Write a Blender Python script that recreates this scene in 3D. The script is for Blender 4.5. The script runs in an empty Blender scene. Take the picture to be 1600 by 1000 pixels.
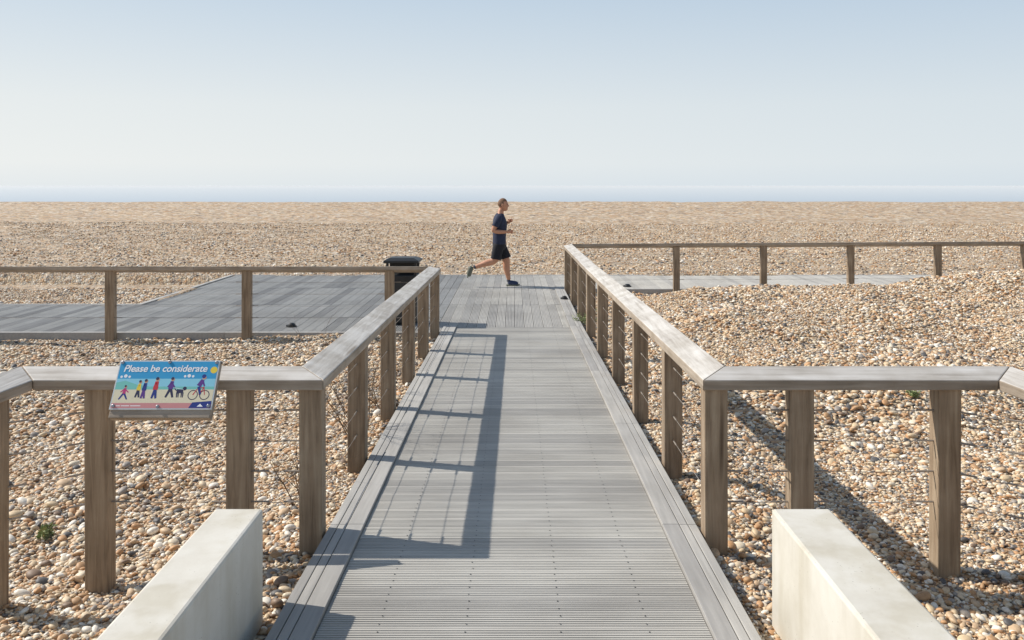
import bpy, bmesh, math, random
import numpy as np
from mathutils import Vector, Matrix
random.seed(7); np.random.seed(7)
S=bpy.context.scene
C=S.collection
H=2.24; F=1350.0; HZ=290.0; U0=802.0

# ------------------------------------------------------------------ helpers
def rgb(r,g,b):
    f=lambda c:(c/255/12.92) if c/255<=.04045 else ((c/255+.055)/1.055)**2.4
    return (f(r),f(g),f(b),1)
def newmat(name):
    m=bpy.data.materials.new(name); m.use_nodes=True
    nt=m.node_tree; b=nt.nodes['Principled BSDF']
    return m,nt,b
def N(nt,t,**k):
    n=nt.nodes.new(t)
    for a,v in k.items(): setattr(n,a,v)
    return n
def ramp(nt,stops,interp='LINEAR'):
    n=N(nt,'ShaderNodeValToRGB'); cr=n.color_ramp; cr.interpolation=interp
    while len(cr.elements)<len(stops): cr.elements.new(.5)
    for e,(p,c) in zip(cr.elements,stops):
        e.position=p; e.color=c if len(c)==4 else (*c,1)
    return n
def mixc(nt,fac,a,b,mode='MIX'):
    n=N(nt,'ShaderNodeMix',data_type='RGBA',blend_type=mode)
    for s,v in ((0,fac),(6,a),(7,b)):
        if hasattr(v,'is_output'): nt.links.new(v,n.inputs[s])
        else: n.inputs[s].default_value=v
    return n.outputs[2]
def simple(name,col,rough=.6,metal=0,noise=.0,scale=20):
    m,nt,b=newmat(name)
    b.inputs['Roughness'].default_value=rough; b.inputs['Metallic'].default_value=metal
    if noise:
        tc=N(nt,'ShaderNodeTexCoord'); n=N(nt,'ShaderNodeTexNoise'); n.inputs['Scale'].default_value=scale
        nt.links.new(tc.outputs['Object'],n.inputs['Vector'])
        r=ramp(nt,[(.3,tuple(c*(1-noise) for c in col[:3])),(.7,tuple(min(1,c*(1+noise)) for c in col[:3]))])
        nt.links.new(n.outputs['Fac'],r.inputs[0]); nt.links.new(r.outputs[0],b.inputs['Base Color'])
    else: b.inputs['Base Color'].default_value=col if len(col)==4 else (*col,1)
    return m

class MB:
    def __init__(s): s.v=[]; s.f=[]; s.m=[]
    def add(s,vs,fs,mi=0):
        o=len(s.v); s.v+= [tuple(p) for p in vs]; s.f+=[tuple(o+i for i in f) for f in fs]; s.m+=[mi]*len(fs)
    def hexa(s,p,mi=0): # 8 pts: bottom 4, top 4
        s.add(p,[(0,3,2,1),(4,5,6,7),(0,1,5,4),(1,2,6,5),(2,3,7,6),(3,0,4,7)],mi)
    def box(s,x0,x1,y0,y1,z0,z1,mi=0):
        s.hexa([(x0,y0,z0),(x1,y0,z0),(x1,y1,z0),(x0,y1,z0),(x0,y0,z1),(x1,y0,z1),(x1,y1,z1),(x0,y1,z1)],mi)
    def cyl(s,a,b,r,n=8,mi=0,r2=None):
        a=Vector(a);b=Vector(b);d=(b-a).normalized(); r2=r if r2 is None else r2
        u=d.orthogonal().normalized(); w=d.cross(u)
        vs=[a+(u*math.cos(t)+w*math.sin(t))*r for t in [2*math.pi*i/n for i in range(n)]]
        vs+=[b+(u*math.cos(t)+w*math.sin(t))*r2 for t in [2*math.pi*i/n for i in range(n)]]
        s.add(vs,[(i,(i+1)%n,n+(i+1)%n,n+i) for i in range(n)]+[tuple(range(n-1,-1,-1)),tuple(range(n,2*n))],mi)
    def obj(s,name,mats,parent=None,bevel=0,smooth=False):
        me=bpy.data.meshes.new(name); me.from_pydata(s.v,[],s.f)
        for m in mats: me.materials.append(m)
        me.polygons.foreach_set('material_index',s.m)
        bm=bmesh.new(); bm.from_mesh(me); bmesh.ops.recalc_face_normals(bm,faces=bm.faces); bm.to_mesh(me); bm.free()
        if smooth: me.polygons.foreach_set('use_smooth',[True]*len(me.polygons))
        o=bpy.data.objects.new(name,me); C.objects.link(o)
        if parent: o.parent=parent
        if bevel:
            b=o.modifiers.new('bevel','BEVEL'); b.width=bevel; b.segments=2; b.limit_method='ANGLE'; b.angle_limit=.7
        return o
def empty(name,loc=(0,0,0)):
    e=bpy.data.objects.new(name,None); e.location=loc; C.objects.link(e); return e

# ------------------------------------------------------------------ materials
PEB=[(0,rgb(213,184,149)),(.14,rgb(233,219,194)),(.27,rgb(189,151,111)),(.40,rgb(220,196,160)),(.51,rgb(164,155,145)),
     (.60,rgb(246,239,225)),(.71,rgb(204,159,114)),(.79,rgb(140,118,99)),(.85,rgb(228,207,176)),(.94,rgb(100,98,97))]
def pebble_mat():
    m,nt,b=newmat('pebble_stone')
    oi=N(nt,'ShaderNodeObjectInfo'); r=ramp(nt,PEB,'CONSTANT'); nt.links.new(oi.outputs['Random'],r.inputs[0])
    tc=N(nt,'ShaderNodeTexCoord'); n=N(nt,'ShaderNodeTexNoise'); n.inputs['Scale'].default_value=2.5; n.inputs['Detail'].default_value=4
    nt.links.new(tc.outputs['Object'],n.inputs['Vector'])
    r2=ramp(nt,[(.3,(.77,.74,.71)),(.7,(1.0,1.0,1.0))]); nt.links.new(n.outputs['Fac'],r2.inputs[0])
    nt.links.new(mixc(nt,1.0,r.outputs[0],r2.outputs[0],'MULTIPLY'),b.inputs['Base Color'])
    b.inputs['Roughness'].default_value=.6
    return m
M_PEB=pebble_mat()
def ground_mat():
    m,nt,b=newmat('shingle')
    tc=N(nt,'ShaderNodeTexCoord'); L=nt.links.new
    cols=[];hs=[]
    for sc,dk in ((30.0,.28),(9.0,.52),(4.0,.6)):
        v=N(nt,'ShaderNodeTexVoronoi'); v.inputs['Scale'].default_value=sc; L(tc.outputs['Object'],v.inputs['Vector'])
        sp=N(nt,'ShaderNodeSeparateColor'); L(v.outputs['Color'],sp.inputs[0])
        r=ramp(nt,PEB,'CONSTANT'); L(sp.outputs[0],r.inputs[0])
        d=ramp(nt,[(.3,(1,1,1)),(.8,(dk,dk*.93,dk*.86))]); L(v.outputs['Distance'],d.inputs[0])
        cols.append(mixc(nt,1.0,r.outputs[0],d.outputs[0],'MULTIPLY')); hs.append(v.outputs['Distance'])
    sx=N(nt,'ShaderNodeSeparateXYZ'); L(tc.outputs['Object'],sx.inputs[0])
    mr=N(nt,'ShaderNodeMapRange'); mr.inputs[1].default_value=15; mr.inputs[2].default_value=30; mr.inputs[3].default_value=.0; mr.inputs[4].default_value=.8
    L(sx.outputs[1],mr.inputs[0])
    c=mixc(nt,mr.outputs[0],cols[0],cols[1])
    mr3=N(nt,'ShaderNodeMapRange'); mr3.inputs[1].default_value=28; mr3.inputs[2].default_value=55; mr3.inputs[3].default_value=.0; mr3.inputs[4].default_value=.6
    L(sx.outputs[1],mr3.inputs[0])
    c=mixc(nt,mr3.outputs[0],c,cols[2])
    n=N(nt,'ShaderNodeTexNoise'); n.inputs['Scale'].default_value=.5; n.inputs['Detail'].default_value=9; n.inputs['Roughness'].default_value=.75
    L(tc.outputs['Object'],n.inputs['Vector'])
    r2=ramp(nt,[(.3,(.87,.84,.81)),(.62,(1.0,.99,.98))]); L(n.outputs['Fac'],r2.inputs[0])
    c=mixc(nt,1.0,c,r2.outputs[0],'MULTIPLY')
    L(c,b.inputs['Base Color'])
    b1=N(nt,'ShaderNodeBump',invert=True); b1.inputs['Strength'].default_value=.7; b1.inputs['Distance'].default_value=.025; L(hs[0],b1.inputs['Height'])
    b2=N(nt,'ShaderNodeBump',invert=True); b2.inputs['Strength'].default_value=.55; b2.inputs['Distance'].default_value=.05; L(hs[1],b2.inputs['Height']); L(b1.outputs[0],b2.inputs['Normal'])
    L(b2.outputs[0],b.inputs['Normal']); b.inputs['Roughness'].default_value=.85
    return m
def wood_mat(name,scale,c1,c2,c3):
    m,nt,b=newmat(name); L=nt.links.new
    tc=N(nt,'ShaderNodeTexCoord'); mp=N(nt,'ShaderNodeMapping'); mp.inputs['Scale'].default_value=scale; L(tc.outputs['Object'],mp.inputs[0])
    geo=N(nt,'ShaderNodeNewGeometry')
    off=N(nt,'ShaderNodeVectorMath',operation='SCALE'); cmb=N(nt,'ShaderNodeCombineXYZ')
    for i in range(3): L(geo.outputs['Random Per Island'],cmb.inputs[i])
    L(cmb.outputs[0],off.inputs[0]); off.inputs['Scale'].default_value=37
    ad=N(nt,'ShaderNodeVectorMath',operation='ADD'); L(mp.outputs[0],ad.inputs[0]); L(off.outputs[0],ad.inputs[1])
    n=N(nt,'ShaderNodeTexNoise'); n.inputs['Scale'].default_value=1; n.inputs['Detail'].default_value=5; n.inputs['Roughness'].default_value=.65; n.inputs['Distortion'].default_value=.4
    L(ad.outputs[0],n.inputs['Vector'])
    r=ramp(nt,[(.3,c1),(.5,c2),(.7,c3)]); L(n.outputs['Fac'],r.inputs[0])
    r2=ramp(nt,[(0,(.78,.78,.80)),(1,(1.0,1,1))]); L(geo.outputs['Random Per Island'],r2.inputs[0])
    c=mixc(nt,1.0,r.outputs[0],r2.outputs[0],'MULTIPLY')
    n2=N(nt,'ShaderNodeTexNoise'); n2.inputs['Scale'].default_value=4; n2.inputs['Detail'].default_value=4; L(tc.outputs['Object'],n2.inputs['Vector'])
    r3=ramp(nt,[(.36,(.80,.78,.75)),(.6,(1,1,1))]); L(n2.outputs['Fac'],r3.inputs[0])
    c=mixc(nt,1.0,c,r3.outputs[0],'MULTIPLY')
    v=N(nt,'ShaderNodeTexVoronoi'); v.inputs['Scale'].default_value=.32; v.inputs['Randomness'].default_value=1; L(ad.outputs[0],v.inputs['Vector'])
    r4=ramp(nt,[(.05,(.42,.36,.30)),(.13,(1,1,1))]); L(v.outputs['Distance'],r4.inputs[0])
    c=mixc(nt,.8,c,mixc(nt,1.0,c,r4.outputs[0],'MULTIPLY'))
    L(c,b.inputs['Base Color'])
    bp=N(nt,'ShaderNodeBump'); bp.inputs['Strength'].default_value=.4; bp.inputs['Distance'].default_value=.01; L(n.outputs['Fac'],bp.inputs['Height']); L(bp.outputs[0],b.inputs['Normal'])
    b.inputs['Roughness'].default_value=.7
    return m
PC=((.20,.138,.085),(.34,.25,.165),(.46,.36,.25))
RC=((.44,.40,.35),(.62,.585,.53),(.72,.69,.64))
FC=((.28,.225,.165),(.40,.33,.255),(.50,.43,.345))  # handrail sides: shade below the lit top put into a darker, browner colour
M_POST=wood_mat('post_timber',(28,28,1.6),*PC)
M_RX=wood_mat('rail_timber_x',(1.4,26,26),*RC)
M_RY=wood_mat('rail_timber_y',(26,1.4,26),*RC)
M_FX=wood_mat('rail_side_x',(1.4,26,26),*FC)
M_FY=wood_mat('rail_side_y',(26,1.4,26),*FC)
def deck_mat(name,scale,base,var=.76):
    m,nt,b=newmat(name); L=nt.links.new
    tc=N(nt,'ShaderNodeTexCoord'); mp=N(nt,'ShaderNodeMapping'); mp.inputs['Scale'].default_value=scale; L(tc.outputs['Object'],mp.inputs[0])
    n=N(nt,'ShaderNodeTexNoise'); n.inputs['Detail'].default_value=5; n.inputs['Scale'].default_value=1; L(mp.outputs[0],n.inputs['Vector'])
    r=ramp(nt,[(.3,tuple(c*.86 for c in base)),(.7,tuple(c*1.10 for c in base))]); L(n.outputs['Fac'],r.inputs[0])
    geo=N(nt,'ShaderNodeNewGeometry'); r2=ramp(nt,[(0,(var,var,var+.01)),(.5,(.92,.92,.92)),(1,(1.0,1,.99))]); L(geo.outputs['Random Per Island'],r2.inputs[0])
    c=mixc(nt,1.0,r.outputs[0],r2.outputs[0],'MULTIPLY')
    n2=N(nt,'ShaderNodeTexNoise'); n2.inputs['Scale'].default_value=1.1; n2.inputs['Detail'].default_value=7; L(tc.outputs['Object'],n2.inputs['Vector'])
    r3=ramp(nt,[(.35,(.84,.83,.82)),(.6,(1,1,1))]); L(n2.outputs['Fac'],r3.inputs[0])
    L(mixc(nt,1.0,c,r3.outputs[0],'MULTIPLY'),b.inputs['Base Color'])
    b.inputs['Roughness'].default_value=.6
    return m
M_DX=deck_mat('deck_board_x',(2,40,40),(.56,.535,.485))
M_DY=deck_mat('deck_board_y',(40,2,40),(.50,.48,.44))
M_DL=deck_mat('deck_board_shaded',(40,2,40),(.39,.385,.37),.60)  # left boards: darker look of grooves against the sun put into base colour
M_KB=deck_mat('kerb_board',(40,2,40),(.47,.452,.42))
M_DARK=simple('dark_subframe',(.035,.035,.035),.8)
M_STEEL=simple('steel_cable',(.32,.28,.24),.45,.3)
M_SCREW=simple('screw_head',(.06,.06,.06),.5,.5)
M_BLACK=simple('black_powdercoat',(.018,.019,.02),.45,0,.2,12)

# ------------------------------------------------------------------ terrain
def sst(a,b,t):
    t=np.clip((t-a)/(b-a),0,1); return t*t*(3-2*t)
def rampz(y): return np.maximum(0,(13.65-y)*.0216)
def wob(x,y):
    s=0
    for k,(fx,fy,a,p) in enumerate([(1.3,.9,.020,0),(.7,-1.6,.024,1.3),(2.9,2.1,.012,2.1),(-3.7,4.3,.009,.4),(.33,.42,.035,2.9),(5.9,-6.7,.006,1.1),(-7.9,-4.8,.006,4)]):
        s=s+a*np.sin(fx*x+fy*y+p+1.3*np.sin(.6*fy*x-.5*fx*y+p))
    return s
def ground(x,y):
    x=np.asarray(x,float); y=np.asarray(y,float)
    near=rampz(y)-.10
    out=-.06-.03*sst(1.5,3,np.abs(x))
    g=near+(out-near)*sst(1.25,2.3,np.abs(x))
    w=wob(x,y)
    bank=.46*sst(1.35,3.6,x)*sst(7.0,14.2,y)*(1-sst(15.6,18.3,y))
    bank=bank+.26*sst(6.0,10.0,x)*sst(11,15,y)*(1-sst(17.2,18.7,y))
    bank=bank+.13*np.exp(-((x-4.6)**2/5+(y-9.6)**2/1.6))
    bl=.05*sst(1.5,4,-x)*sst(7,10,y)*(1-sst(11.5,13,y))
    g=g+bank+bl+w*(1+.8*(bank>.05))*sst(1.1,1.6,np.abs(x))
    far=-.02+.74*sst(22,82,y)*1.0+ .03*np.sin(.35*y+.06*x+.8*np.sin(.11*x))*sst(24,34,y)*(1-sst(60,74,y))+w*.9
    tl=np.where(x<-1.0,sst(15.2,16.2,y),np.where(x>1.0,sst(18.3,19.5,y),1*(y>13)))
    g=g*(1-tl)+far*tl
    g=g-5.5*sst(80,118,y)
    u=(np.abs(x)<1.08)&(y<22)
    g=np.where(u,np.minimum(g,-.18),g)
    d=((y>18.85)&(y<21.5))|((x<-.9)&(x>-6.8)&(y>13.3)&(y<21.5))|((x<-6.7)&(y>13.3)&(y<16.1))
    g=np.where(d,np.minimum(g,-.22),g)
    return g
def axis(lo,hi,st,gl,gh,gr=1.12):
    a=list(np.arange(lo,hi+st/2,st)); s=st
    while a[-1]<gh: s*=gr; a.append(a[-1]+s)
    s=st
    while a[0]>gl: s*=gr; a.insert(0,a[0]-s)
    return np.array(a)
xs=axis(-12,12,.09,-3000,3000,1.10)
ys=list(np.arange(2,24,.09)); s=.09
while ys[-1]<85: s=min(s*1.04,.8); ys.append(ys[-1]+s)
while ys[-1]<170: ys.append(ys[-1]+4)
s=.09
while ys[0]>-80: s*=1.15; ys.insert(0,ys[0]-s)
ys=np.array(ys)
X,Y=np.meshgrid(xs,ys); Z=ground(X,Y)
nx,ny=len(xs),len(ys)
V=np.stack([X,Y,Z],-1).reshape(-1,3)
idx=np.arange(nx*ny).reshape(ny,nx)
Fc=np.stack([idx[:-1,:-1],idx[:-1,1:],idx[1:,1:],idx[1:,:-1]],-1).reshape(-1,4)
me=bpy.data.meshes.new('shingle_beach'); me.vertices.add(len(V)); me.vertices.foreach_set('co',V.ravel())
me.loops.add(Fc.size); me.loops.foreach_set('vertex_index',Fc.ravel())
me.polygons.add(len(Fc)); me.polygons.foreach_set('loop_start',np.arange(0,Fc.size,4)); me.polygons.foreach_set('loop_total',np.full(len(Fc),4))
me.polygons.foreach_set('use_smooth',np.ones(len(Fc),bool)); me.update(); me.validate()
me.materials.append(ground_mat())
C.objects.link(bpy.data.objects.new('shingle_beach',me))

# ------------------------------------------------------------------ pebbles (instanced)
pc=bpy.data.collections.new('pebble_shapes')
for k in range(7):
    bm=bmesh.new(); bmesh.ops.create_icosphere(bm,subdivisions=2,radius=1)
    rs=np.random.RandomState(k)
    dirs=rs.normal(size=(5,3)); dirs/=np.linalg.norm(dirs,axis=1)[:,None]; am=rs.uniform(-.22,.12,5)
    sc=(1,rs.uniform(.62,.9),rs.uniform(.42,.66))
    for v in bm.verts:
        n=np.array(v.co); f=1+sum(a*max(0,float(n@d))**2 for a,d in zip(am,dirs))
        v.co=Vector((n[0]*f*sc[0],n[1]*f*sc[1],n[2]*f*sc[2]))
    for f in bm.faces: f.smooth=True
    m_=bpy.data.meshes.new('pebble_shape'); bm.to_mesh(m_); bm.free(); m_.materials.append(M_PEB)
    pc.objects.link(bpy.data.objects.new('pebble_shape',m_))
def scatter(x0,x1,y0,y1,dens,r0,r1):
    n=int((x1-x0)*(y1-y0)*dens)
    x=np.random.uniform(x0,x1,n); y=np.random.uniform(y0,y1,n)
    keep=np.abs(x)<.66*y+1.6
    ramp_=(np.abs(x)<1.13)&(y<19)
    deck=((y>18.72)&(y<21.72))|((x<-1)&(x>-7.12)&(y>13.12)&(y<21.72))|((x<-6.9)&(y>13.12)&(y<16.38))|((np.abs(x)<1.2)&(y>13))
    deck=deck&(y<21.72)
    blk=((x<-1.2)&(x>-1.46)&(y<4.2))|((x>1.25)&(x<1.56)&(y<4.2))
    k=keep&~ramp_&~deck&~blk
    x,y=x[k],y[k]
    r=np.exp(np.random.normal(math.log(r0),.44,len(x))); r=np.clip(r,r0*.45,r1)
    r*=1+.25*np.sin(1.7*x+.8*np.sin(2.1*y))*np.sin(1.3*y)
    z=ground(x,y)+r*np.random.uniform(-.05,.5,len(x))
    return np.stack([x,y,z],-1),r
P=[scatter(-6.5,6.5,2.6,8,2400,.0125,.048),scatter(-13,13,8,22,900,.0165,.042),scatter(-28,28,16,46,75,.024,.05)]
pts=np.concatenate([p[0] for p in P]); rad=np.concatenate([p[1] for p in P])
me=bpy.data.meshes.new('pebbles'); me.vertices.add(len(pts)); me.vertices.foreach_set('co',pts.ravel())
at=me.attributes.new('rad','FLOAT','POINT'); at.data.foreach_set('value',rad.astype(np.float32))
po=bpy.data.objects.new('pebbles',me); C.objects.link(po)
ng=bpy.data.node_groups.new('pebble_scatter','GeometryNodeTree')
ng.interface.new_socket('Geometry',in_out='INPUT',socket_type='NodeSocketGeometry')
ng.interface.new_socket('Geometry',in_out='OUTPUT',socket_type='NodeSocketGeometry')
gi=ng.nodes.new('NodeGroupInput'); go=ng.nodes.new('NodeGroupOutput')
iop=ng.nodes.new('GeometryNodeInstanceOnPoints'); ci=ng.nodes.new('GeometryNodeCollectionInfo')
ci.inputs['Collection'].default_value=pc; ci.inputs['Separate Children'].default_value=True; ci.inputs['Reset Children'].default_value=True
iop.inputs['Pick Instance'].default_value=True
rv=ng.nodes.new('FunctionNodeRandomValue'); rv.data_type='FLOAT_VECTOR'; rv.inputs[0].default_value=(-.5,-.5,0); rv.inputs[1].default_value=(.5,.5,6.28)
na=ng.nodes.new('GeometryNodeInputNamedAttribute'); na.data_type='FLOAT'; na.inputs['Name'].default_value='rad'
l=ng.links.new
l(gi.outputs[0],iop.inputs['Points']); l(ci.outputs[0],iop.inputs['Instance']); l(rv.outputs[0],iop.inputs['Rotation'])
l(na.outputs[0],iop.inputs['Scale']); l(iop.outputs[0],go.inputs[0])
md=po.modifiers.new('scatter','NODES'); md.node_group=ng

# ------------------------------------------------------------------ decking
def gboard(mb,o,ld,wd,L,W,T,ng_,mi=0,gd=.006):
    o=Vector(o);ld=Vector(ld).normalized();wd=Vector(wd).normalized();up=ld.cross(wd)
    if up.z<0: up=-up
    prof=[(0,-T),(0,-.003),(.003,0)]
    gw=(W-.02)/ng_
    for i in range(ng_):
        a=.01+gw*i
        prof+=[(a+gw*.28,0),(a+gw*.34,-gd),(a+gw*.66,-gd),(a+gw*.72,0)]
    prof+=[(W-.003,0),(W,-.003),(W,-T)]
    n=len(prof); vs=[]
    for e in (0,L):
        for (w,z) in prof: vs.append(o+ld*e+wd*w+up*z)
    fs=[(i,i+1,n+i+1,n+i) for i in range(n-1)]
    fs+=[tuple(range(n-1,-1,-1)),tuple(range(n,2*n))]
    mb.add(vs,fs,mi)
dk=empty('boardwalk')
mb=MB(); y=.6; bw=.146
sl=-.0216
while y<13.62:
    W=min(bw,13.645-y)
    if W>.03:
        j=random.uniform(-.0015,.0015)
        gboard(mb,(-.893,y,float(rampz(y))+j),(1,0,0),(0,1,sl+random.uniform(-.006,.006)),1.786,W,.025,6 if W>.1 else 3,gd=.006)
    y+=bw+.007
mb.obj('ramp_boards',[M_DX],dk)
mb=MB()
y=.6
while y<13.5:
    for x in (-.62,-.22,.22,.62):
        for dy in (.035,.11):
            z=float(rampz(y+dy))+.003
            c=(x+random.uniform(-.004,.004),y+dy)
            r=.0045
            mb.add([(c[0]+r*math.cos(t),c[1]+r*math.sin(t),z) for t in [k*math.pi/3 for k in range(6)]],[(0,1,2,3,4,5)])
    y+=bw+.007
mb.obj('screws',[M_SCREW],dk)
mb=MB()
for sgn in (-1,1):
    y=.4; yend=13.72 if sgn<0 else 18.66
    while y<yend-.1:
        y2=min(y+2.4,yend)
        ysp=[y,y2] if not (y<13.65<y2) else [y,13.65,y2]
        for a,b_ in zip(ysp[:-1],ysp[1:]):
            for (i0,i1,hh) in ((.898,.995,.022),(1.0,1.047,.020),(1.052,1.10,.020)):
                z0=float(rampz(a));z1=float(rampz(b_)); x0,x1=sorted((sgn*i0,sgn*i1))
                b_2=b_-.004 if b_==y2 else b_
                mb.hexa([(x0,a,z0-.03),(x1,a,z0-.03),(x1,b_2,z1-.03),(x0,b_2,z1-.03),(x0,a,z0+hh),(x1,a,z0+hh),(x1,b_2,z1+hh),(x0,b_2,z1+hh)])
        y=y2
mb.obj('kerb_boards',[M_KB],dk,bevel=.003)
mb=MB()
for sgn in (-1,1):
    for a,b_ in ((.4,13.6),(13.6,18.6)):
        if sgn<0 and a>13: continue
        x0,x1=sorted((sgn*1.03,sgn*1.085)); z0=float(rampz(a))-.035; z1=float(rampz(b_))-.035
        mb.hexa([(x0,a,z0-.2),(x1,a,z0-.2),(x1,b_,z1-.2),(x0,b_,z1-.2),(x0,a,z0),(x1,a,z0),(x1,b_,z1),(x0,b_,z1)])
mb.box(-1.02,1.02,.6,13.6,-.16,-.14)
mb.obj('subframe',[M_DARK],dk)
mb=MB(); x=-26.0
while x<26:
    W=.145
    segs=[]
    if x<-7.0: segs=[(13.24,14.70),(14.71,16.26)]
    elif x<-1.14: segs=[(13.24,14.70),(14.71,16.26),(16.27,18.9),(18.91,21.6)]
    elif x<.895: segs=[(13.66,16.26),(16.27,18.695),(18.705,21.6)]
    elif x<1.1: segs=[(18.705,21.6)]
    else: segs=[(18.76,21.6)]
    for a,b_ in segs:
        w2=W
        if x<.895 and x+W>.895 and b_<18.7: w2=.893-x
        if w2>.02: gboard(mb,(x,a,random.uniform(-.0015,.0015)),(0,1,0),(1,0,0),b_-a-(.004 if x>-1.2 else .018),w2,.025,5 if w2>.1 else 2,mi=1 if x<-1.3 else 0,gd=.007)
    x+=W+(.008 if x>-1.3 else .014)
mb.obj('promenade_boards',[M_DY,M_DL],dk)
mb=MB()
def edge(x0,x1,y0,y1): mb.box(x0,x1,y0,y1,-.13,.004)
x=-26
while x<-1.2: edge(x,min(x+3.6,-1.15)-.004,13.15,13.235); x+=3.6
x=1.14
while x<26: edge(x,min(x+3.6,26)-.004,18.66,18.755); x+=3.6
x=-7.0
while x<26: edge(x,min(x+3.6,26)-.004,21.605,21.70); x+=3.6
x=-26
while x<-7.1: edge(x,min(x+3.6,-7.1)-.004,16.265,16.36); x+=3.6
mb.box(-7.1,-7.005,16.265,21.70,-.13,.004)
mb.obj('edging',[M_KB],dk,bevel=.003)
mb=MB(); mb.box(-26,-1.15,13.26,16.2,-.2,-.08); mb.box(-6.95,-1.15,16.2,21.55,-.2,-.08); mb.box(-1.15,26,18.8,21.55,-.2,-.08); mb.box(-1.14,.9,13.7,18.8,-.2,-.08)
mb.obj('joists',[M_DARK],dk)

# ------------------------------------------------------------------ railings
def railing(name,path,side,posts,wires=True):
    root=empty(name)
    path=[Vector(p) for p in path]
    w=.165; t=.062; tilt=.30
    n=len(path)
    dirs=[(path[i+1]-path[i]) for i in range(n-1)]
    d2=[Vector((d.x,d.y,0)).normalized() for d in dirs]
    nr=[Vector((d.y,-d.x,0))*side for d in d2]
    def off(i,s):
        if i==0: return nr[0]*s
        if i==n-1: return nr[-1]*s
        b=(nr[i-1]+nr[i]).normalized(); return b*(s/b.dot(nr[i]))
    mbx=MB(); mby=MB()
    for i in range(n-1):
        mb=mbx if abs(d2[i].x)>abs(d2[i].y) else mby
        L=(path[i+1]-path[i]).length; k=max(1,round(L/3.4))
        for j in range(k):
            f0=j/k; f1=(j+1)/k; g=.002
            P=[]
            for z in (-t,0):
                for (f,s) in ((f0,-w/2),(f1,-w/2),(f1,w/2),(f0,w/2)):
                    a=path[i]+off(i,s); b=path[i+1]+off(i+1,s)
                    ff=f+(g/L*(1 if f==f0 else -1))
                    p=a.lerp(b,ff); p.z+=z-s*tilt
                    P.append(p)
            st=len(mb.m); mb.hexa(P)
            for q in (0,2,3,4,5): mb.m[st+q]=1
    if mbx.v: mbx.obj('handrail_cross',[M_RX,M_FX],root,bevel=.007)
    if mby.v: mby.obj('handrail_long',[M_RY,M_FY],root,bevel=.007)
    mb=MB(); pw=.135; pd=.115
    for (x,y,zt) in posts:
        g=float(ground(x,y))
        zb=min(g-.25,-.25)
        a=random.uniform(-.025,.025); c,s=math.cos(a),math.sin(a); lx=random.uniform(-.006,.006)
        Q=[]
        for z in (zb,zt-.045):
            for (dx,dy) in ((-pw/2,-pd/2),(pw/2,-pd/2),(pw/2,pd/2),(-pw/2,pd/2)):
                Q.append((x+dx*c-dy*s+(lx if z==zb else 0),y+dx*s+dy*c,z))
        mb.hexa(Q)
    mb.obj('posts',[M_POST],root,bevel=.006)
    mb=MB()
    if wires:
        ps=posts
        for a,b in zip(ps[:-1],ps[1:]):
            a=Vector(a);b=Vector(b); d=(b-a); d.z=0; d.normalize()
            for k,dz in enumerate((.22,.40,.58,.76)):
                p=a+d*.05+Vector((0,0,-dz)); q=b-d*.05+Vector((0,0,-dz))
                mid=(p+q)/2; mid.z-=.006
                mb.cyl(p,mid,.0021,5); mb.cyl(mid,q,.0021,5)
                mb.cyl(p,p+d*.12,.006,6); mb.cyl(q-d*.12,q,.006,6)
    mb.obj('cables',[M_STEEL],root)
    return root
def rz(y):
    return 1.135-.0165*(max(min(y,13.1),5.1)-5.1)- .006*max(0,y-13.1)
zc=rz(5.1)
XR=1.185
lpath=[(-3.0,2.0,zc),(-2.87,5.1,zc),(-XR,5.1,zc),(-XR,13.05,rz(13.05)),(-26,13.05,rz(13.05)+.0)]
lp=[(-2.98,3.0,zc),(-2.885,4.78,zc),(-2.44,5.1,zc),(-1.61,5.1,zc),(-XR,5.1,zc)]+[(-XR,y,rz(y)) for y in (6.6,8.18,9.8,11.4,13.05)]
lp+=[(x,13.05,rz(13.05)) for x in (-1.87,-4.02,-6.08,-8.15,-10.2,-12.3,-14.4,-16.5,-18.6,-20.7,-22.8,-24.9)]
railing('timber_railing',lpath,1,lp)
rpath=[(3.0,2.0,zc),(2.90,5.1,zc),(XR,5.1,zc),(XR,13.1,rz(13.1)),(XR-.02,18.55,rz(18.55)),(26,18.55,rz(18.55)+.14)]
rp=[(3.0,3.0,zc),(2.93,4.78,zc),(2.55,5.1,zc),(1.69,5.1,zc),(XR,5.1,zc)]+[(XR,y,rz(y)) for y in (6.45,8.08,9.75,11.45,13.2,14.95,16.75)]+[(XR-.02,18.55,rz(18.55))]
rp+=[(1.5+1.87*k+.13,18.55,rz(18.55)+.0055*(1.87*k)) for k in range(1,13)]
railing('timber_railing',rpath,-1,rp)

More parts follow.
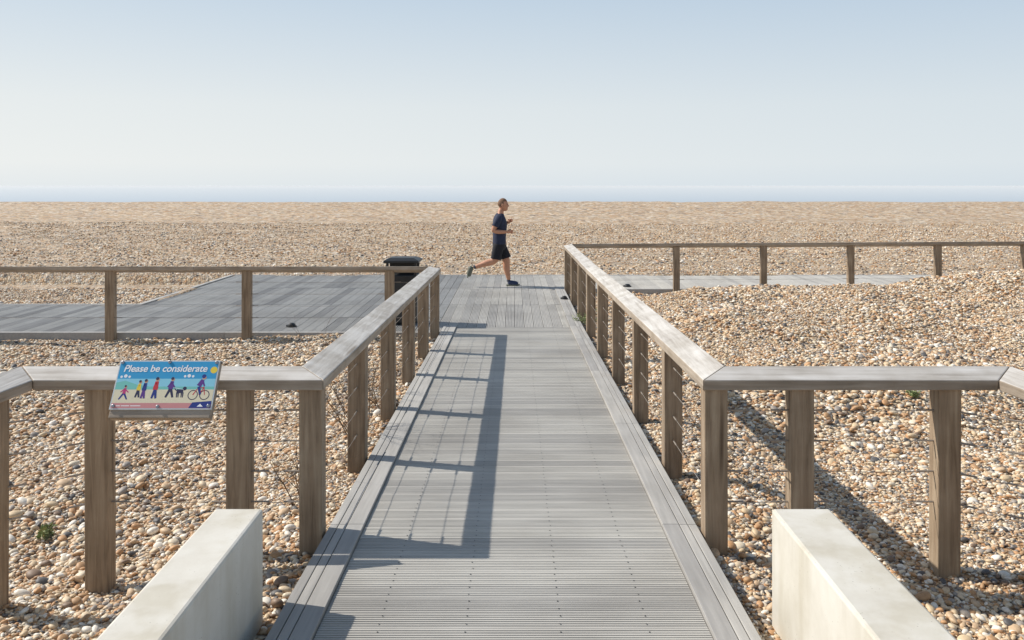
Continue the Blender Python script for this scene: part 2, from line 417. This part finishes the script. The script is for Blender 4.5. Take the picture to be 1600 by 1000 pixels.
# ------------------------------------------------------------------ concrete walls
def conc():
    m,nt,b=newmat('cast_concrete'); L=nt.links.new
    tc=N(nt,'ShaderNodeTexCoord'); n=N(nt,'ShaderNodeTexNoise'); n.inputs['Scale'].default_value=3; n.inputs['Detail'].default_value=9; n.inputs['Roughness'].default_value=.65
    L(tc.outputs['Object'],n.inputs['Vector'])
    r=ramp(nt,[(.3,(.56,.525,.45)),(.55,(.64,.61,.54)),(.75,(.69,.67,.61))]); L(n.outputs['Fac'],r.inputs[0])
    v=N(nt,'ShaderNodeTexVoronoi'); v.inputs['Scale'].default_value=42; L(tc.outputs['Object'],v.inputs['Vector'])
    r2=ramp(nt,[(.0,(.35,.32,.28)),(.14,(1,1,1))]); L(v.outputs['Distance'],r2.inputs[0])
    n3=N(nt,'ShaderNodeTexNoise'); n3.inputs['Scale'].default_value=6; L(tc.outputs['Object'],n3.inputs['Vector'])
    r3=ramp(nt,[(.48,(0,0,0)),(.58,(1,1,1))]); L(n3.outputs['Fac'],r3.inputs[0])
    c=mixc(nt,r3.outputs[0],r.outputs[0],mixc(nt,1.0,r.outputs[0],r2.outputs[0],'MULTIPLY'))
    mp=N(nt,'ShaderNodeMapping'); mp.inputs['Scale'].default_value=(6,6,.8); L(tc.outputs['Object'],mp.inputs[0])
    n4=N(nt,'ShaderNodeTexNoise'); n4.inputs['Scale'].default_value=1; n4.inputs['Detail'].default_value=6; L(mp.outputs[0],n4.inputs['Vector'])
    r4=ramp(nt,[(.38,(.87,.85,.80)),(.58,(1,1,1))]); L(n4.outputs['Fac'],r4.inputs[0])
    L(mixc(nt,1.0,c,r4.outputs[0],'MULTIPLY'),b.inputs['Base Color'])
    bp=N(nt,'ShaderNodeBump'); bp.inputs['Strength'].default_value=.3; bp.inputs['Distance'].default_value=.01; L(n.outputs['Fac'],bp.inputs['Height']); L(bp.outputs[0],b.inputs['Normal'])
    b.inputs['Roughness'].default_value=.8
    return m
MC=conc()
for (x0,x1) in ((-1.455,-1.22),(1.26,1.545)):
    mb=MB(); mb.box(x0,x1,.8,4.22,-.3,.665); o=mb.obj('concrete_wall',[MC],bevel=.014)

# ------------------------------------------------------------------ sign
sg=empty('information_sign')
W_,Hh=.575,.285
BL=Vector((-2.265,4.84,.985)); wx=Vector((1,0,0)); up=Vector((0,.145,.245)).normalized(); nrm=wx.cross(up)
def sp(a,b,e=0):
    if e>.003 and e<.0085: e=.003+(e-.003)*.14   # printed layers are film-thin
    return BL+wx*(a*W_)+up*(b*Hh)+nrm*e
pal={'blue':rgb(50,155,205),'lblue':rgb(140,205,225),'teal':rgb(120,195,185),'sand':rgb(225,215,185),'pink':rgb(205,140,140),'white':(.88,.88,.88,1),
 'yellow':rgb(235,205,70),'navy':rgb(35,55,130),'purple':rgb(95,55,135),'red':rgb(200,50,60),'dark':rgb(45,45,75),'skin':rgb(205,150,115),'green':rgb(60,130,110),'mag':rgb(190,60,120)}
pk=list(pal); pm=[simple('sign_'+k,pal[k],.45) for k in pk]
mb=MB()
def quad(a0,b0,a1,b1,c,e): mb.add([sp(a0,b0,e),sp(a1,b0,e),sp(a1,b1,e),sp(a0,b1,e)],[(0,1,2,3)],pk.index(c))
def poly(ps,c,e): mb.add([sp(a,b,e) for a,b in ps],[tuple(range(len(ps)))],pk.index(c))
AR=W_/Hh
def disc(a,b,r,c,e,n=16): poly([(a+r*math.cos(t)/AR,b+r*math.sin(t)) for t in [2*math.pi*k/n for k in range(n)]],c,e)
def limb(a0,b0,a1,b1,w,c,e):
    dx=(a1-a0)*AR; dy=b1-b0; l_=math.hypot(dx,dy); nx_=-dy/l_*w/AR; ny_=dx/l_*w
    poly([(a0-nx_,b0-ny_),(a1-nx_*.7,b1-ny_*.7),(a1+nx_*.7,b1+ny_*.7),(a0+nx_,b0+ny_)],c,e)
quad(.012,.62,.988,.975,'blue',.003); quad(.012,.46,.988,.62,'lblue',.003); quad(.012,.40,.988,.46,'teal',.003); quad(.012,.13,.988,.40,'sand',.003); quad(.012,.025,.988,.13,'pink',.003)
poly([(.012,.40),(.012,.54),(.1,.58),(.22,.50),(.35,.46),(.5,.44),(.5,.40)],'teal',.0036)
for a,b,r in ((.68,.67,.025),(.72,.68,.035),(.76,.67,.025),(.05,.66,.025),(.09,.675,.035),(.13,.66,.025)): disc(a,b,r,'white',.0042+a*.0004)
disc(.955,.80,.07,'yellow',.0048)
def fig(a,b,h,top,leg,e,step=.03):
    limb(a,b+h*.48,a-step,b,h*.07,leg,e); limb(a,b+h*.48,a+step,b,h*.07,leg,e+.0002)
    limb(a,b+h*.42,a+.004,b+h*.82,h*.12,top,e+.0004); limb(a,b+h*.76,a+step*1.1,b+h*.5,h*.05,top,e+.0006); limb(a,b+h*.76,a-step*.9,b+h*.52,h*.05,top,e+.0006)
    disc(a+.006,b+h*.92,h*.095,'skin',e+.0008,10); disc(a+.003,b+h*.96,h*.08,'dark',e+.001,8)
fig(.11,.20,.28,'mag','navy',.005,.04)
fig(.245,.24,.34,'yellow','dark',.005,.018); fig(.30,.22,.38,'navy','purple',.0052,.016)
fig(.41,.22,.42,'red','navy',.005,.02)
fig(.56,.24,.40,'purple','dark',.005,.035)
limb(.625,.36,.69,.37,.045,'dark',.005); disc(.70,.42,.04,'dark',.0052,8)
for a in (.63,.645,.675,.69): limb(a,.34,a+.004,.24,.013,'dark',.0054)
limb(.60,.42,.625,.37,.01,'dark',.0054); limb(.585,.44,.69,.40,.004,'white',.0056)
def ring(a,b,r,c,e):
    n=20
    for k in range(n):
        t0,t1=2*math.pi*k/n,2*math.pi*(k+1)/n
        poly([(a+q*math.cos(t)/AR,b+q*math.sin(t)) for q,t in ((r,t0),(r,t1),(r*.84,t1),(r*.84,t0))],c,e)
ring(.79,.29,.10,'dark',.005); ring(.905,.29,.10,'dark',.005)
limb(.79,.29,.83,.43,.01,'red',.0052); limb(.83,.43,.885,.44,.01,'red',.0054); limb(.885,.46,.905,.29,.01,'red',.0056); limb(.85,.29,.885,.43,.01,'red',.0058)
limb(.835,.47,.865,.60,.05,'purple',.006); limb(.865,.57,.89,.47,.02,'purple',.0062); limb(.835,.46,.86,.30,.03,'navy',.0064); disc(.875,.645,.042,'skin',.0066,10); disc(.87,.67,.042,'navy',.0068,10)
poly([(.77,.03),(.985,.03),(.985,.17),(.80,.14)],'navy',.0072)
poly([(.85,.055),(.91,.055),(.88,.115)],'white',.0076)
quad(.06,.065,.10,.080,'white',.0046)
quad(.11,.065,.19,.080,'white',.0046); quad(.20,.065,.30,.080,'white',.0046)
mb.obj('printed_panel',pm,sg)
mb=MB()
def slab(mb,a0,b0,a1,b1,e0,e1,mi=0): mb.hexa([sp(a0,b0,e0),sp(a1,b0,e0),sp(a1,b1,e0),sp(a0,b1,e0),sp(a0,b0,e1),sp(a1,b0,e1),sp(a1,b1,e1),sp(a0,b1,e1)],mi)
slab(mb,0,0,1,1,-.004,.0025); mb.obj('plate',[simple('sign_plate',(.62,.66,.68),.35)],sg,bevel=.001)
mb=MB(); slab(mb,.005,-.16,.99,.99,-.060,-.005); mb.obj('backing_board',[M_FX],sg,bevel=.004)
mb=MB()
for a,b in ((.035,.07),(.47,.055),(.965,.07),(.03,.955),(.5,.965),(.97,.955)): mb.cyl(sp(a,b,.002),sp(a,b,.009),.010,12)
mb.obj('fixings',[simple('fixing_steel',(.35,.35,.36),.35,.8)],sg,bevel=.002)
cu=bpy.data.curves.new('lettering','FONT'); cu.body='Please be considerate'; cu.size=.056; cu.offset=.0010; cu.shear=.15; cu.extrude=.00005; cu.space_character=.98
to=bpy.data.objects.new('lettering',cu); C.objects.link(to); cu.materials.append(pm[pk.index('white')])
R=Matrix((wx,up,nrm)).transposed().to_4x4(); R.translation=sp(.055,.765,0)+nrm*.0040; to.matrix_world=R; to.parent=sg

# ------------------------------------------------------------------ litter bin
bn=empty('litter_bin'); bx,by=-1.80,14.1
mb=MB(); mb.box(bx-.25,bx+.25,by-.23,by+.23,.03,.80); mb.box(bx-.22,bx+.22,by-.2,by+.2,.002,.03); mb.obj('body',[M_BLACK],bn,bevel=.02)
mb=MB()
for sx in (-1,1):
    for sy in (-1,1): mb.box(bx+sx*.225-.02,bx+sx*.225+.02,by+sy*.205-.02,by+sy*.205+.02,.79,.99)
mb.box(bx-.205,bx+.205,by+.19,by+.2,.80,.985)
mb.obj('pillars',[M_BLACK],bn,bevel=.004)
mb=MB()
lo=[(bx-.285,by-.26),(bx+.285,by-.26),(bx+.285,by+.26),(bx-.285,by+.26)]; hi=[(bx-.19,by-.17),(bx+.19,by-.17),(bx+.19,by+.17),(bx-.19,by+.17)]
mb.hexa([(a,b,.995) for a,b in lo]+[(a,b,1.035) for a,b in lo]); mb.hexa([(a,b,1.033) for a,b in lo]+[(a,b,1.075) for a,b in hi])
mb.obj('lid',[M_BLACK],bn,bevel=.01)
mb=MB(); mb.box(bx-.2,bx+.2,by-.235,by-.231,.12,.7); mb.box(bx+.12,bx+.15,by-.245,by-.234,.4,.46); mb.obj('door_panel',[simple('bin_panel',(.03,.032,.034),.4)],bn,bevel=.003)

# deck lights
for (x,y,z,s) in ((-3.52,13.72,0,1.0),(2.53,19.15,0,1.1),(1.0,16.9,.022,.9),(9.1,19.75,0,1.1)):
    mb=MB(); r=.08*s
    mb.cyl((x,y,z),(x,y,z+.018),r,20,0); mb.cyl((x,y,z+.018),(x,y,z+.045),r*.82,20,0,r*.7); mb.cyl((x,y,z+.045),(x,y,z+.062),r*.7,20,0,r*.35)
    mb.box(x-r*1.05,x-r*.6,y-.02,y+.02,z+.002,z+.03)
    mb.obj('deck_light',[M_BLACK],bevel=.003)

# ------------------------------------------------------------------ plants
M_TWIG=simple('dry_twig',(.17,.115,.07),.9,0,.3,8)
M_LEAF=simple('coastal_leaf',(.22,.26,.10),.7,0,.4,20)
def shrub(x,y,h,n,seed,leaf=0):
    rs=random.Random(seed); mb=MB(); z0=float(ground(x,y))-.02
    def grow(p,d,l_,r,dep):
        k=4
        for i in range(k):
            d=(d+Vector((rs.uniform(-.28,.28),rs.uniform(-.28,.28),rs.uniform(-.12,.16)))).normalized()
            q=p+d*l_/k; mb.cyl(p,q,r,4,0,r*.82); r*=.82; p=q
            if dep<3 and rs.random()<.62:
                nd=(d+Vector((rs.uniform(-.9,.9),rs.uniform(-.9,.9),rs.uniform(-.2,.6)))).normalized(); grow(p,nd,l_*.55,r*.8,dep+1)
            if leaf and rs.random()<.45:
                for _ in range(leaf):
                    a=Vector((rs.uniform(-1,1),rs.uniform(-1,1),rs.uniform(-.2,1))).normalized(); b=a.orthogonal().normalized()
                    s=rs.uniform(.008,.018); c=p+a*.01
                    mb.add([c,c+a*s+b*s*.4,c+a*s*2,c+a*s-b*s*.4],[(0,1,2,3)],1)
    for i in range(n):
        d=Vector((rs.uniform(-.7,.7),rs.uniform(-.7,.7),1)).normalized()
        grow(Vector((x+rs.uniform(-.06,.06),y+rs.uniform(-.06,.06),z0)),d,h*rs.uniform(.6,1),.0048 if not leaf else .002,0)
    return mb
shrub(-1.34,7.4,.80,12,3).obj('dry_shrub',[M_TWIG])
shrub(-1.36,8.7,.6,9,5).obj('dry_shrub',[M_TWIG])
shrub(-1.45,6.0,.40,6,9).obj('dry_shrub',[M_TWIG])
for (x,y,h,n,s) in ((1.22,14.2,.22,6,11),(4.0,8.7,.07,4,13),(-3.1,5.75,.06,3,16)):
    shrub(x,y,h,n,s,2).obj('beach_plant',[M_TWIG,M_LEAF])

# ------------------------------------------------------------------ running man
DKM=simple('eye_dark',(.03,.02,.02),.3)
def build_man(loc):
    man=empty('running_man',loc)
    def skin(name,vs,es,mat,root=0,sub=2,k=1.0):
        me=bpy.data.meshes.new(name); me.from_pydata([v[:3] for v in vs],es,[])
        o=bpy.data.objects.new(name,me); C.objects.link(o); o.parent=man
        sm=o.modifiers.new('skin','SKIN'); sm.use_smooth_shade=True; sm.branch_smoothing=.6
        for i,v in enumerate(vs):
            r=v[3]; me.skin_vertices[0].data[i].radius=(r*k,r*k); me.skin_vertices[0].data[i].use_root=(i==root)
        ss=o.modifiers.new('sub','SUBSURF'); ss.levels=sub; ss.render_levels=sub
        me.materials.append(mat); return o
    def loft(name,rings,mat,n=28,sub=1):
        mb=MB(); vs=[]
        for c,u,v in rings:
            c=Vector(c);u=Vector(u);v=Vector(v)
            for k in range(n):
                t=2*math.pi*k/n; ct,st=math.cos(t),math.sin(t); e=.86
                vs.append(c+u*math.copysign(abs(ct)**e,ct)+v*math.copysign(abs(st)**e,st))
        R=len(rings)
        mb.add(vs,[(j*n+i,j*n+(i+1)%n,(j+1)*n+(i+1)%n,(j+1)*n+i) for j in range(R-1) for i in range(n)])
        o=mb.obj(name,[mat],man,smooth=True)
        so=o.modifiers.new('thick','SOLIDIFY'); so.thickness=.008; so.offset=-1
        ss=o.modifiers.new('sub','SUBSURF'); ss.levels=sub; ss.render_levels=sub
        return o
    SK=simple('skin',rgb(192,138,108),.55,0,.08,30); NAVY=simple('navy_tshirt',rgb(42,48,70),.85,0,.15,14); BLK=simple('black_shorts',rgb(28,28,34),.85,0,.15,14)
    HAIR=simple('short_hair',rgb(124,94,72),.8,0,.25,60); SHOE=simple('navy_shoe',rgb(40,52,84),.6); SOLE=simple('shoe_sole',rgb(120,122,105),.6); SHG=simple('grey_shoe',rgb(98,100,88),.6); SOCK=simple('sock',rgb(70,74,86),.8)
    body=[(0,0,.98,.14),(0,0,1.14,.125),(.015,0,1.36,.14),(.0,0,1.50,.115),(.02,0,1.62,.072),(.05,0,1.75,.068),
     (-.01,-.17,1.52,.075),(-.075,-.225,1.38,.068),(-.14,-.26,1.235,.050),(.02,-.235,1.215,.047),(.175,-.19,1.215,.032),
     (-.01,.17,1.52,.075),(-.06,.23,1.38,.068),(-.09,.27,1.25,.050),(.06,.235,1.31,.047),(.18,.18,1.40,.032),
     (-.005,-.09,.92,.115),(-.045,-.10,.73,.100),(-.085,-.105,.555,.076),(-.25,-.105,.53,.080),(-.41,-.10,.475,.055),(-.54,-.10,.43,.042),
     (.01,.09,.92,.115),(.085,.095,.74,.105),(.165,.095,.56,.078),(.150,.095,.43,.082),(.185,.09,.26,.056),(.215,.09,.11,.042)]
    be=[(0,1),(1,2),(2,3),(3,4),(4,5),(3,6),(6,7),(7,8),(8,9),(9,10),(3,11),(11,12),(12,13),(13,14),(14,15),(0,16),(16,17),(17,18),(18,19),(19,20),(20,21),(0,22),(22,23),(23,24),(24,25),(25,26),(26,27)]
    skin('body',body,be,SK,k=1.08)
    def tor(c,rx,ry): return (c,(rx,0,0),(0,ry,0))
    loft('tshirt',[tor((.0,0,.93),.150,.205),tor((.0,0,1.02),.150,.200),tor((.0,0,1.14),.146,.190),tor((.01,0,1.26),.155,.202),tor((.015,0,1.38),.165,.222),tor((.005,0,1.48),.150,.225),tor((.0,0,1.555),.118,.190),tor((.008,0,1.60),.088,.115),tor((.015,0,1.63),.076,.080)],NAVY)
    for s,pts in ((-1,[(-.005,-.13,1.54),(-.01,-.19,1.50),(-.045,-.222,1.43),(-.085,-.243,1.345),(-.092,-.246,1.33)]),(1,[(-.005,.13,1.54),(-.01,.19,1.50),(-.04,.226,1.43),(-.07,.25,1.345),(-.075,.252,1.33)])):
        rr=[.070,.084,.082,.080,.080]; rings=[]
        for i,p in enumerate(pts):
            a=Vector(pts[max(0,i-1)]);b=Vector(pts[min(len(pts)-1,i+1)]); d=(b-a).normalized(); u=d.cross(Vector((0,1,0))).normalized(); v=d.cross(u)
            rings.append((p,u*rr[i],v*rr[i]))
        loft('sleeve_right' if s<0 else 'sleeve_left',rings,NAVY,20)
    loft('shorts_waist',[tor((.0,0,1.06),.140,.18),tor((.0,0,.98),.150,.198),tor((-.005,0,.90),.152,.205),tor((.005,0,.84),.140,.2),tor((.01,0,.80),.09,.15)],BLK)
    for s,pts in ((-1,[(-.01,-.085,.93),(-.03,-.10,.83),(-.055,-.107,.72),(-.075,-.11,.62),(-.077,-.11,.61)]),(1,[(.01,.085,.93),(.05,.098,.83),(.10,.10,.72),(.145,.10,.625),(.148,.10,.615)])):
        rr=[.125,.125,.120,.118,.118]; rings=[]
        for i,p in enumerate(pts):
            a=Vector(pts[max(0,i-1)]);b=Vector(pts[min(len(pts)-1,i+1)]); d=(b-a).normalized(); u=d.cross(Vector((0,1,0))).normalized(); v=d.cross(u)
            rings.append((p,u*rr[i],v*rr[i]*.95))
        loft('shorts_leg_right' if s<0 else 'shorts_leg_left',rings,BLK,20)
    skin('shoe_planted',[(.185,.09,.06,.055),(.25,.09,.062,.055),(.34,.09,.05,.052),(.43,.09,.04,.042)],[(0,1),(1,2),(2,3)],SHOE,k=1.15)
    skin('shoe_trailing',[(-.60,-.10,.445,.055),(-.635,-.10,.39,.054),(-.665,-.10,.30,.052),(-.68,-.10,.21,.042)],[(0,1),(1,2),(2,3)],SHG,k=1.15)
    skin('sock_planted',[(.208,.09,.15,.050),(.20,.09,.07,.052)],[(0,1)],SOCK); skin('sock_trailing',[(-.50,-.10,.445,.050),(-.58,-.10,.42,.052)],[(0,1)],SOCK)
    mb=MB()
    def sole(pts,n_,w):
        for a,b in zip(pts[:-1],pts[1:]):
            a=Vector(a);b=Vector(b);u=Vector(n_)
            mb.hexa([a+Vector((0,-w,0)),b+Vector((0,-w,0)),b+Vector((0,w,0)),a+Vector((0,w,0)),a+u+Vector((0,-w,0)),b+u+Vector((0,-w,0)),b+u+Vector((0,w,0)),a+u+Vector((0,w,0))])
    sole([(.15,.09,0),(.27,.09,0),(.40,.09,0),(.458,.09,.012)],(0,0,.026),.046)
    mb.obj('sole_planted',[SOLE],man,bevel=.008)
    mb=MB(); sole([(-.632,-.10,.465),(-.672,-.10,.38),(-.705,-.10,.28),(-.716,-.10,.19)],(.024,0,.006),.046); mb.obj('sole_trailing',[SOLE],man,bevel=.008)
    def hand(nm,w,f,side):
        w=Vector(w); f=Vector(f).normalized(); u=Vector((0,0,1)); v=Vector((0,1,0))*side
        u=(u-f*u.dot(f)).normalized()
        P=lambda a,b,c:tuple(w+f*a+u*b+v*c)
        skin(nm+'_palm',[(*P(-.02,0,0),.030),(*P(.035,0,0),.040),(*P(.085,0,0),.038)],[(0,1),(1,2)],SK,k=1.05)
        for i,(b,L) in enumerate(((.030,.9),(.010,1),(-.010,.93),(-.029,.75))):
            skin('%s_finger_%d'%(nm,i+1),[(*P(.075,b,0),.0115),(*P(.075+.05*L,b,.006),.0115),(*P(.075+.066*L,b,.042*L),.0105),(*P(.075+.036*L,b,.064*L),.0095)],[(0,1),(1,2),(2,3)],SK,sub=1)
        skin(nm+'_thumb',[(*P(.02,.025,.005),.015),(*P(.05,.05,.018),.0135),(*P(.085,.045,.035),.0115)],[(0,1),(1,2)],SK,sub=1)
    hand('right_hand',(.175,-.188,1.215),(1,.3,.05),1)
    hand('left_hand',(.18,.175,1.405),(1,-.4,.6),-1)
    bm=bmesh.new(); bmesh.ops.create_uvsphere(bm,u_segments=40,v_segments=30,radius=1)
    for v in bm.verts:
        x,y,z=v.co
        X_=.112*x; Y_=.084*y; Z_=.138*z
        if z<0:
            k=1-.30*(-z)**1.3; Y_*=k
            if x<0: X_*=(1-.18*(-z))*(1-.25*(-z))
            X_+=.020*(-z)
        if x>.3: X_-= .012*(x-.3)*(1 if z>-.6 else .3)
        g=lambda a,b,s: math.exp(-((a)**2+(b)**2)/s)
        if x>0:
            X_+=.024*math.exp(-(y/.16)**2-((z+.18)/.16)**2)
            X_+=.010*math.exp(-(y/.14)**2-((z-.0)/.2)**2)
            X_+=.007*math.exp(-(y/.55)**2-((z-.17)/.08)**2)
            X_-=.012*(g((y-.38)/1,(z-.02)/1,.02)+g((y+.38)/1,(z-.02)/1,.02))
            X_+=.010*math.exp(-(y/.3)**2-((z+.46)/.05)**2)+.010*math.exp(-(y/.28)**2-((z+.57)/.05)**2)
            X_+=.022*math.exp(-(y/.40)**2-((z+.84)/.16)**2)
        v.co=(X_,Y_,Z_)
    for f in bm.faces:
        c=f.calc_center_median(); f.smooth=True
        xx,zz=c.x/.112,c.z/.138
        f.material_index=1 if (zz>.50 or (xx<.15 and zz>.02 and not(xx>-.15 and zz<.12)) or (xx<-.25 and zz>-.35)) else 0
    hm=bpy.data.meshes.new('head'); bm.to_mesh(hm); bm.free(); hm.materials.append(SK); hm.materials.append(HAIR)
    ho=bpy.data.objects.new('head',hm); C.objects.link(ho); ho.parent=man; ho.location=(.078,0,1.812); ho.rotation_euler=(0,.03,0); ho.scale=(1.06,1.06,1.06)
    mb=MB()
    for sy in (-1,1):
        vs=[];n=12
        for r_,d in ((.0,.012),(.6,.016),(1,.010),(1,.0)):
            for k in range(n):
                t=2*math.pi*k/n; vs.append((-.005+.02*r_*math.cos(t),sy*(.080+d),-.012+.034*r_*math.sin(t)))
        mb.add(vs,[(j*n+i,j*n+(i+1)%n,(j+1)*n+(i+1)%n,(j+1)*n+i) for j in range(3) for i in range(n)])
    mb.obj('ears',[SK],ho,smooth=True)
    mb=MB()
    for sy in (-1,1): mb.cyl((.088,sy*.032,.003),(.0985,sy*.032,.003),.009,10); mb.cyl((.096,sy*.02,.026),(.088,sy*.05,.024),.004,6)
    mb.cyl((.104,-.018,-.0715),(.104,.018,-.0715),.004,6); mb.obj('eyes_mouth',[DKM],ho)
build_man((-.31,19.25,.004))

# ------------------------------------------------------------------ sea
m,nt,b=newmat('sea_water'); L=nt.links.new
tc=N(nt,'ShaderNodeTexCoord'); sx=N(nt,'ShaderNodeSeparateXYZ'); L(tc.outputs['Object'],sx.inputs[0])
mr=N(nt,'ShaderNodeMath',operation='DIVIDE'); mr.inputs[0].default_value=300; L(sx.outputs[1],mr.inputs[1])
r=ramp(nt,[(.02,(.615,.625,.615)),(.25,(.55,.58,.59)),(1,(.43,.485,.525))]); L(mr.outputs[0],r.inputs[0]); L(r.outputs[0],b.inputs['Base Color'])  # aerial haze painted into the water colour, paler towards the horizon
n=N(nt,'ShaderNodeTexNoise'); n.inputs['Scale'].default_value=1; n.inputs['Detail'].default_value=6
mp=N(nt,'ShaderNodeMapping'); mp.inputs['Scale'].default_value=(.03,.25,1); L(tc.outputs['Object'],mp.inputs[0]); L(mp.outputs[0],n.inputs['Vector'])
bp=N(nt,'ShaderNodeBump'); bp.inputs['Strength'].default_value=.4; bp.inputs['Distance'].default_value=.3; L(n.outputs['Fac'],bp.inputs['Height']); L(bp.outputs[0],b.inputs['Normal'])
b.inputs['Roughness'].default_value=.6; b.inputs['Specular IOR Level'].default_value=.2
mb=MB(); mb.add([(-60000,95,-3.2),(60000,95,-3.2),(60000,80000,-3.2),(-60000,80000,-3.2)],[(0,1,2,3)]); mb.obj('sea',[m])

# ------------------------------------------------------------------ light
d=Vector((1.06,-.30,-1.0)).normalized()
el=math.asin(-d.z); az=math.atan2(-d.x,-d.y)
w=bpy.data.worlds.new('World'); S.world=w; w.use_nodes=True; nt=w.node_tree; L=nt.links.new
bg=nt.nodes['Background']; sk=nt.nodes.new('ShaderNodeTexSky'); sk.sky_type='NISHITA'; sk.sun_disc=False
sk.sun_elevation=el; sk.sun_rotation=az%(2*math.pi); sk.air_density=1.0; sk.dust_density=1.0; sk.ozone_density=1.5; sk.altitude=0
# sea haze: whitens the sky towards the horizon, all the way round, a little more on the sun's side
tc=N(nt,'ShaderNodeTexCoord'); sx=N(nt,'ShaderNodeSeparateXYZ'); L(tc.outputs['Generated'],sx.inputs[0])
hz=ramp(nt,[(0,(.98,.98,.98)),(.05,(.96,.96,.96)),(.22,(.90,.90,.90)),(.5,(.4,.4,.4)),(.9,(0.1,.1,.1))]); L(sx.outputs[2],hz.inputs[0])
ab=N(nt,'ShaderNodeMapRange'); ab.inputs[1].default_value=-.6; ab.inputs[2].default_value=.6; L(sx.outputs[0],ab.inputs[0])
sunny=mixc(nt,ab.outputs[0],(9.4,9.4,9.2,1),(7.9,8.4,8.75,1))
hc=ramp(nt,[(0,(.90,.945,.98)),(.025,(.965,.99,1.0)),(.09,(.92,.96,.985)),(.22,(.68,.80,.93)),(.4,(.5,.68,.90))]); L(sx.outputs[2],hc.inputs[0])
hcol=mixc(nt,1.0,sunny,hc.outputs[0],'MULTIPLY')
L(mixc(nt,hz.outputs[0],sk.outputs[0],hcol),bg.inputs[0]); bg.inputs[1].default_value=.095
sl_=bpy.data.lights.new('sun','SUN'); sl_.energy=5.0; sl_.angle=math.radians(.53); sl_.color=(1,.945,.865)
so=bpy.data.objects.new('sun',sl_); C.objects.link(so); so.rotation_euler=d.to_track_quat('-Z','Y').to_euler(); so.location=(-20,10,30)

# ------------------------------------------------------------------ camera
cd=bpy.data.cameras.new('camera'); cam=bpy.data.objects.new('camera',cd); C.objects.link(cam)
cam.location=(0,0,H); cam.rotation_euler=(math.radians(90),0,0)
cd.sensor_width=36; cd.lens=F/1600*36; cd.shift_y=(HZ-500)/1600; cd.shift_x=-(U0-800)/1600
cd.clip_start=.05; cd.clip_end=200000
S.camera=cam
S.view_settings.view_transform='Standard'; S.view_settings.look='None'; S.view_settings.exposure=0
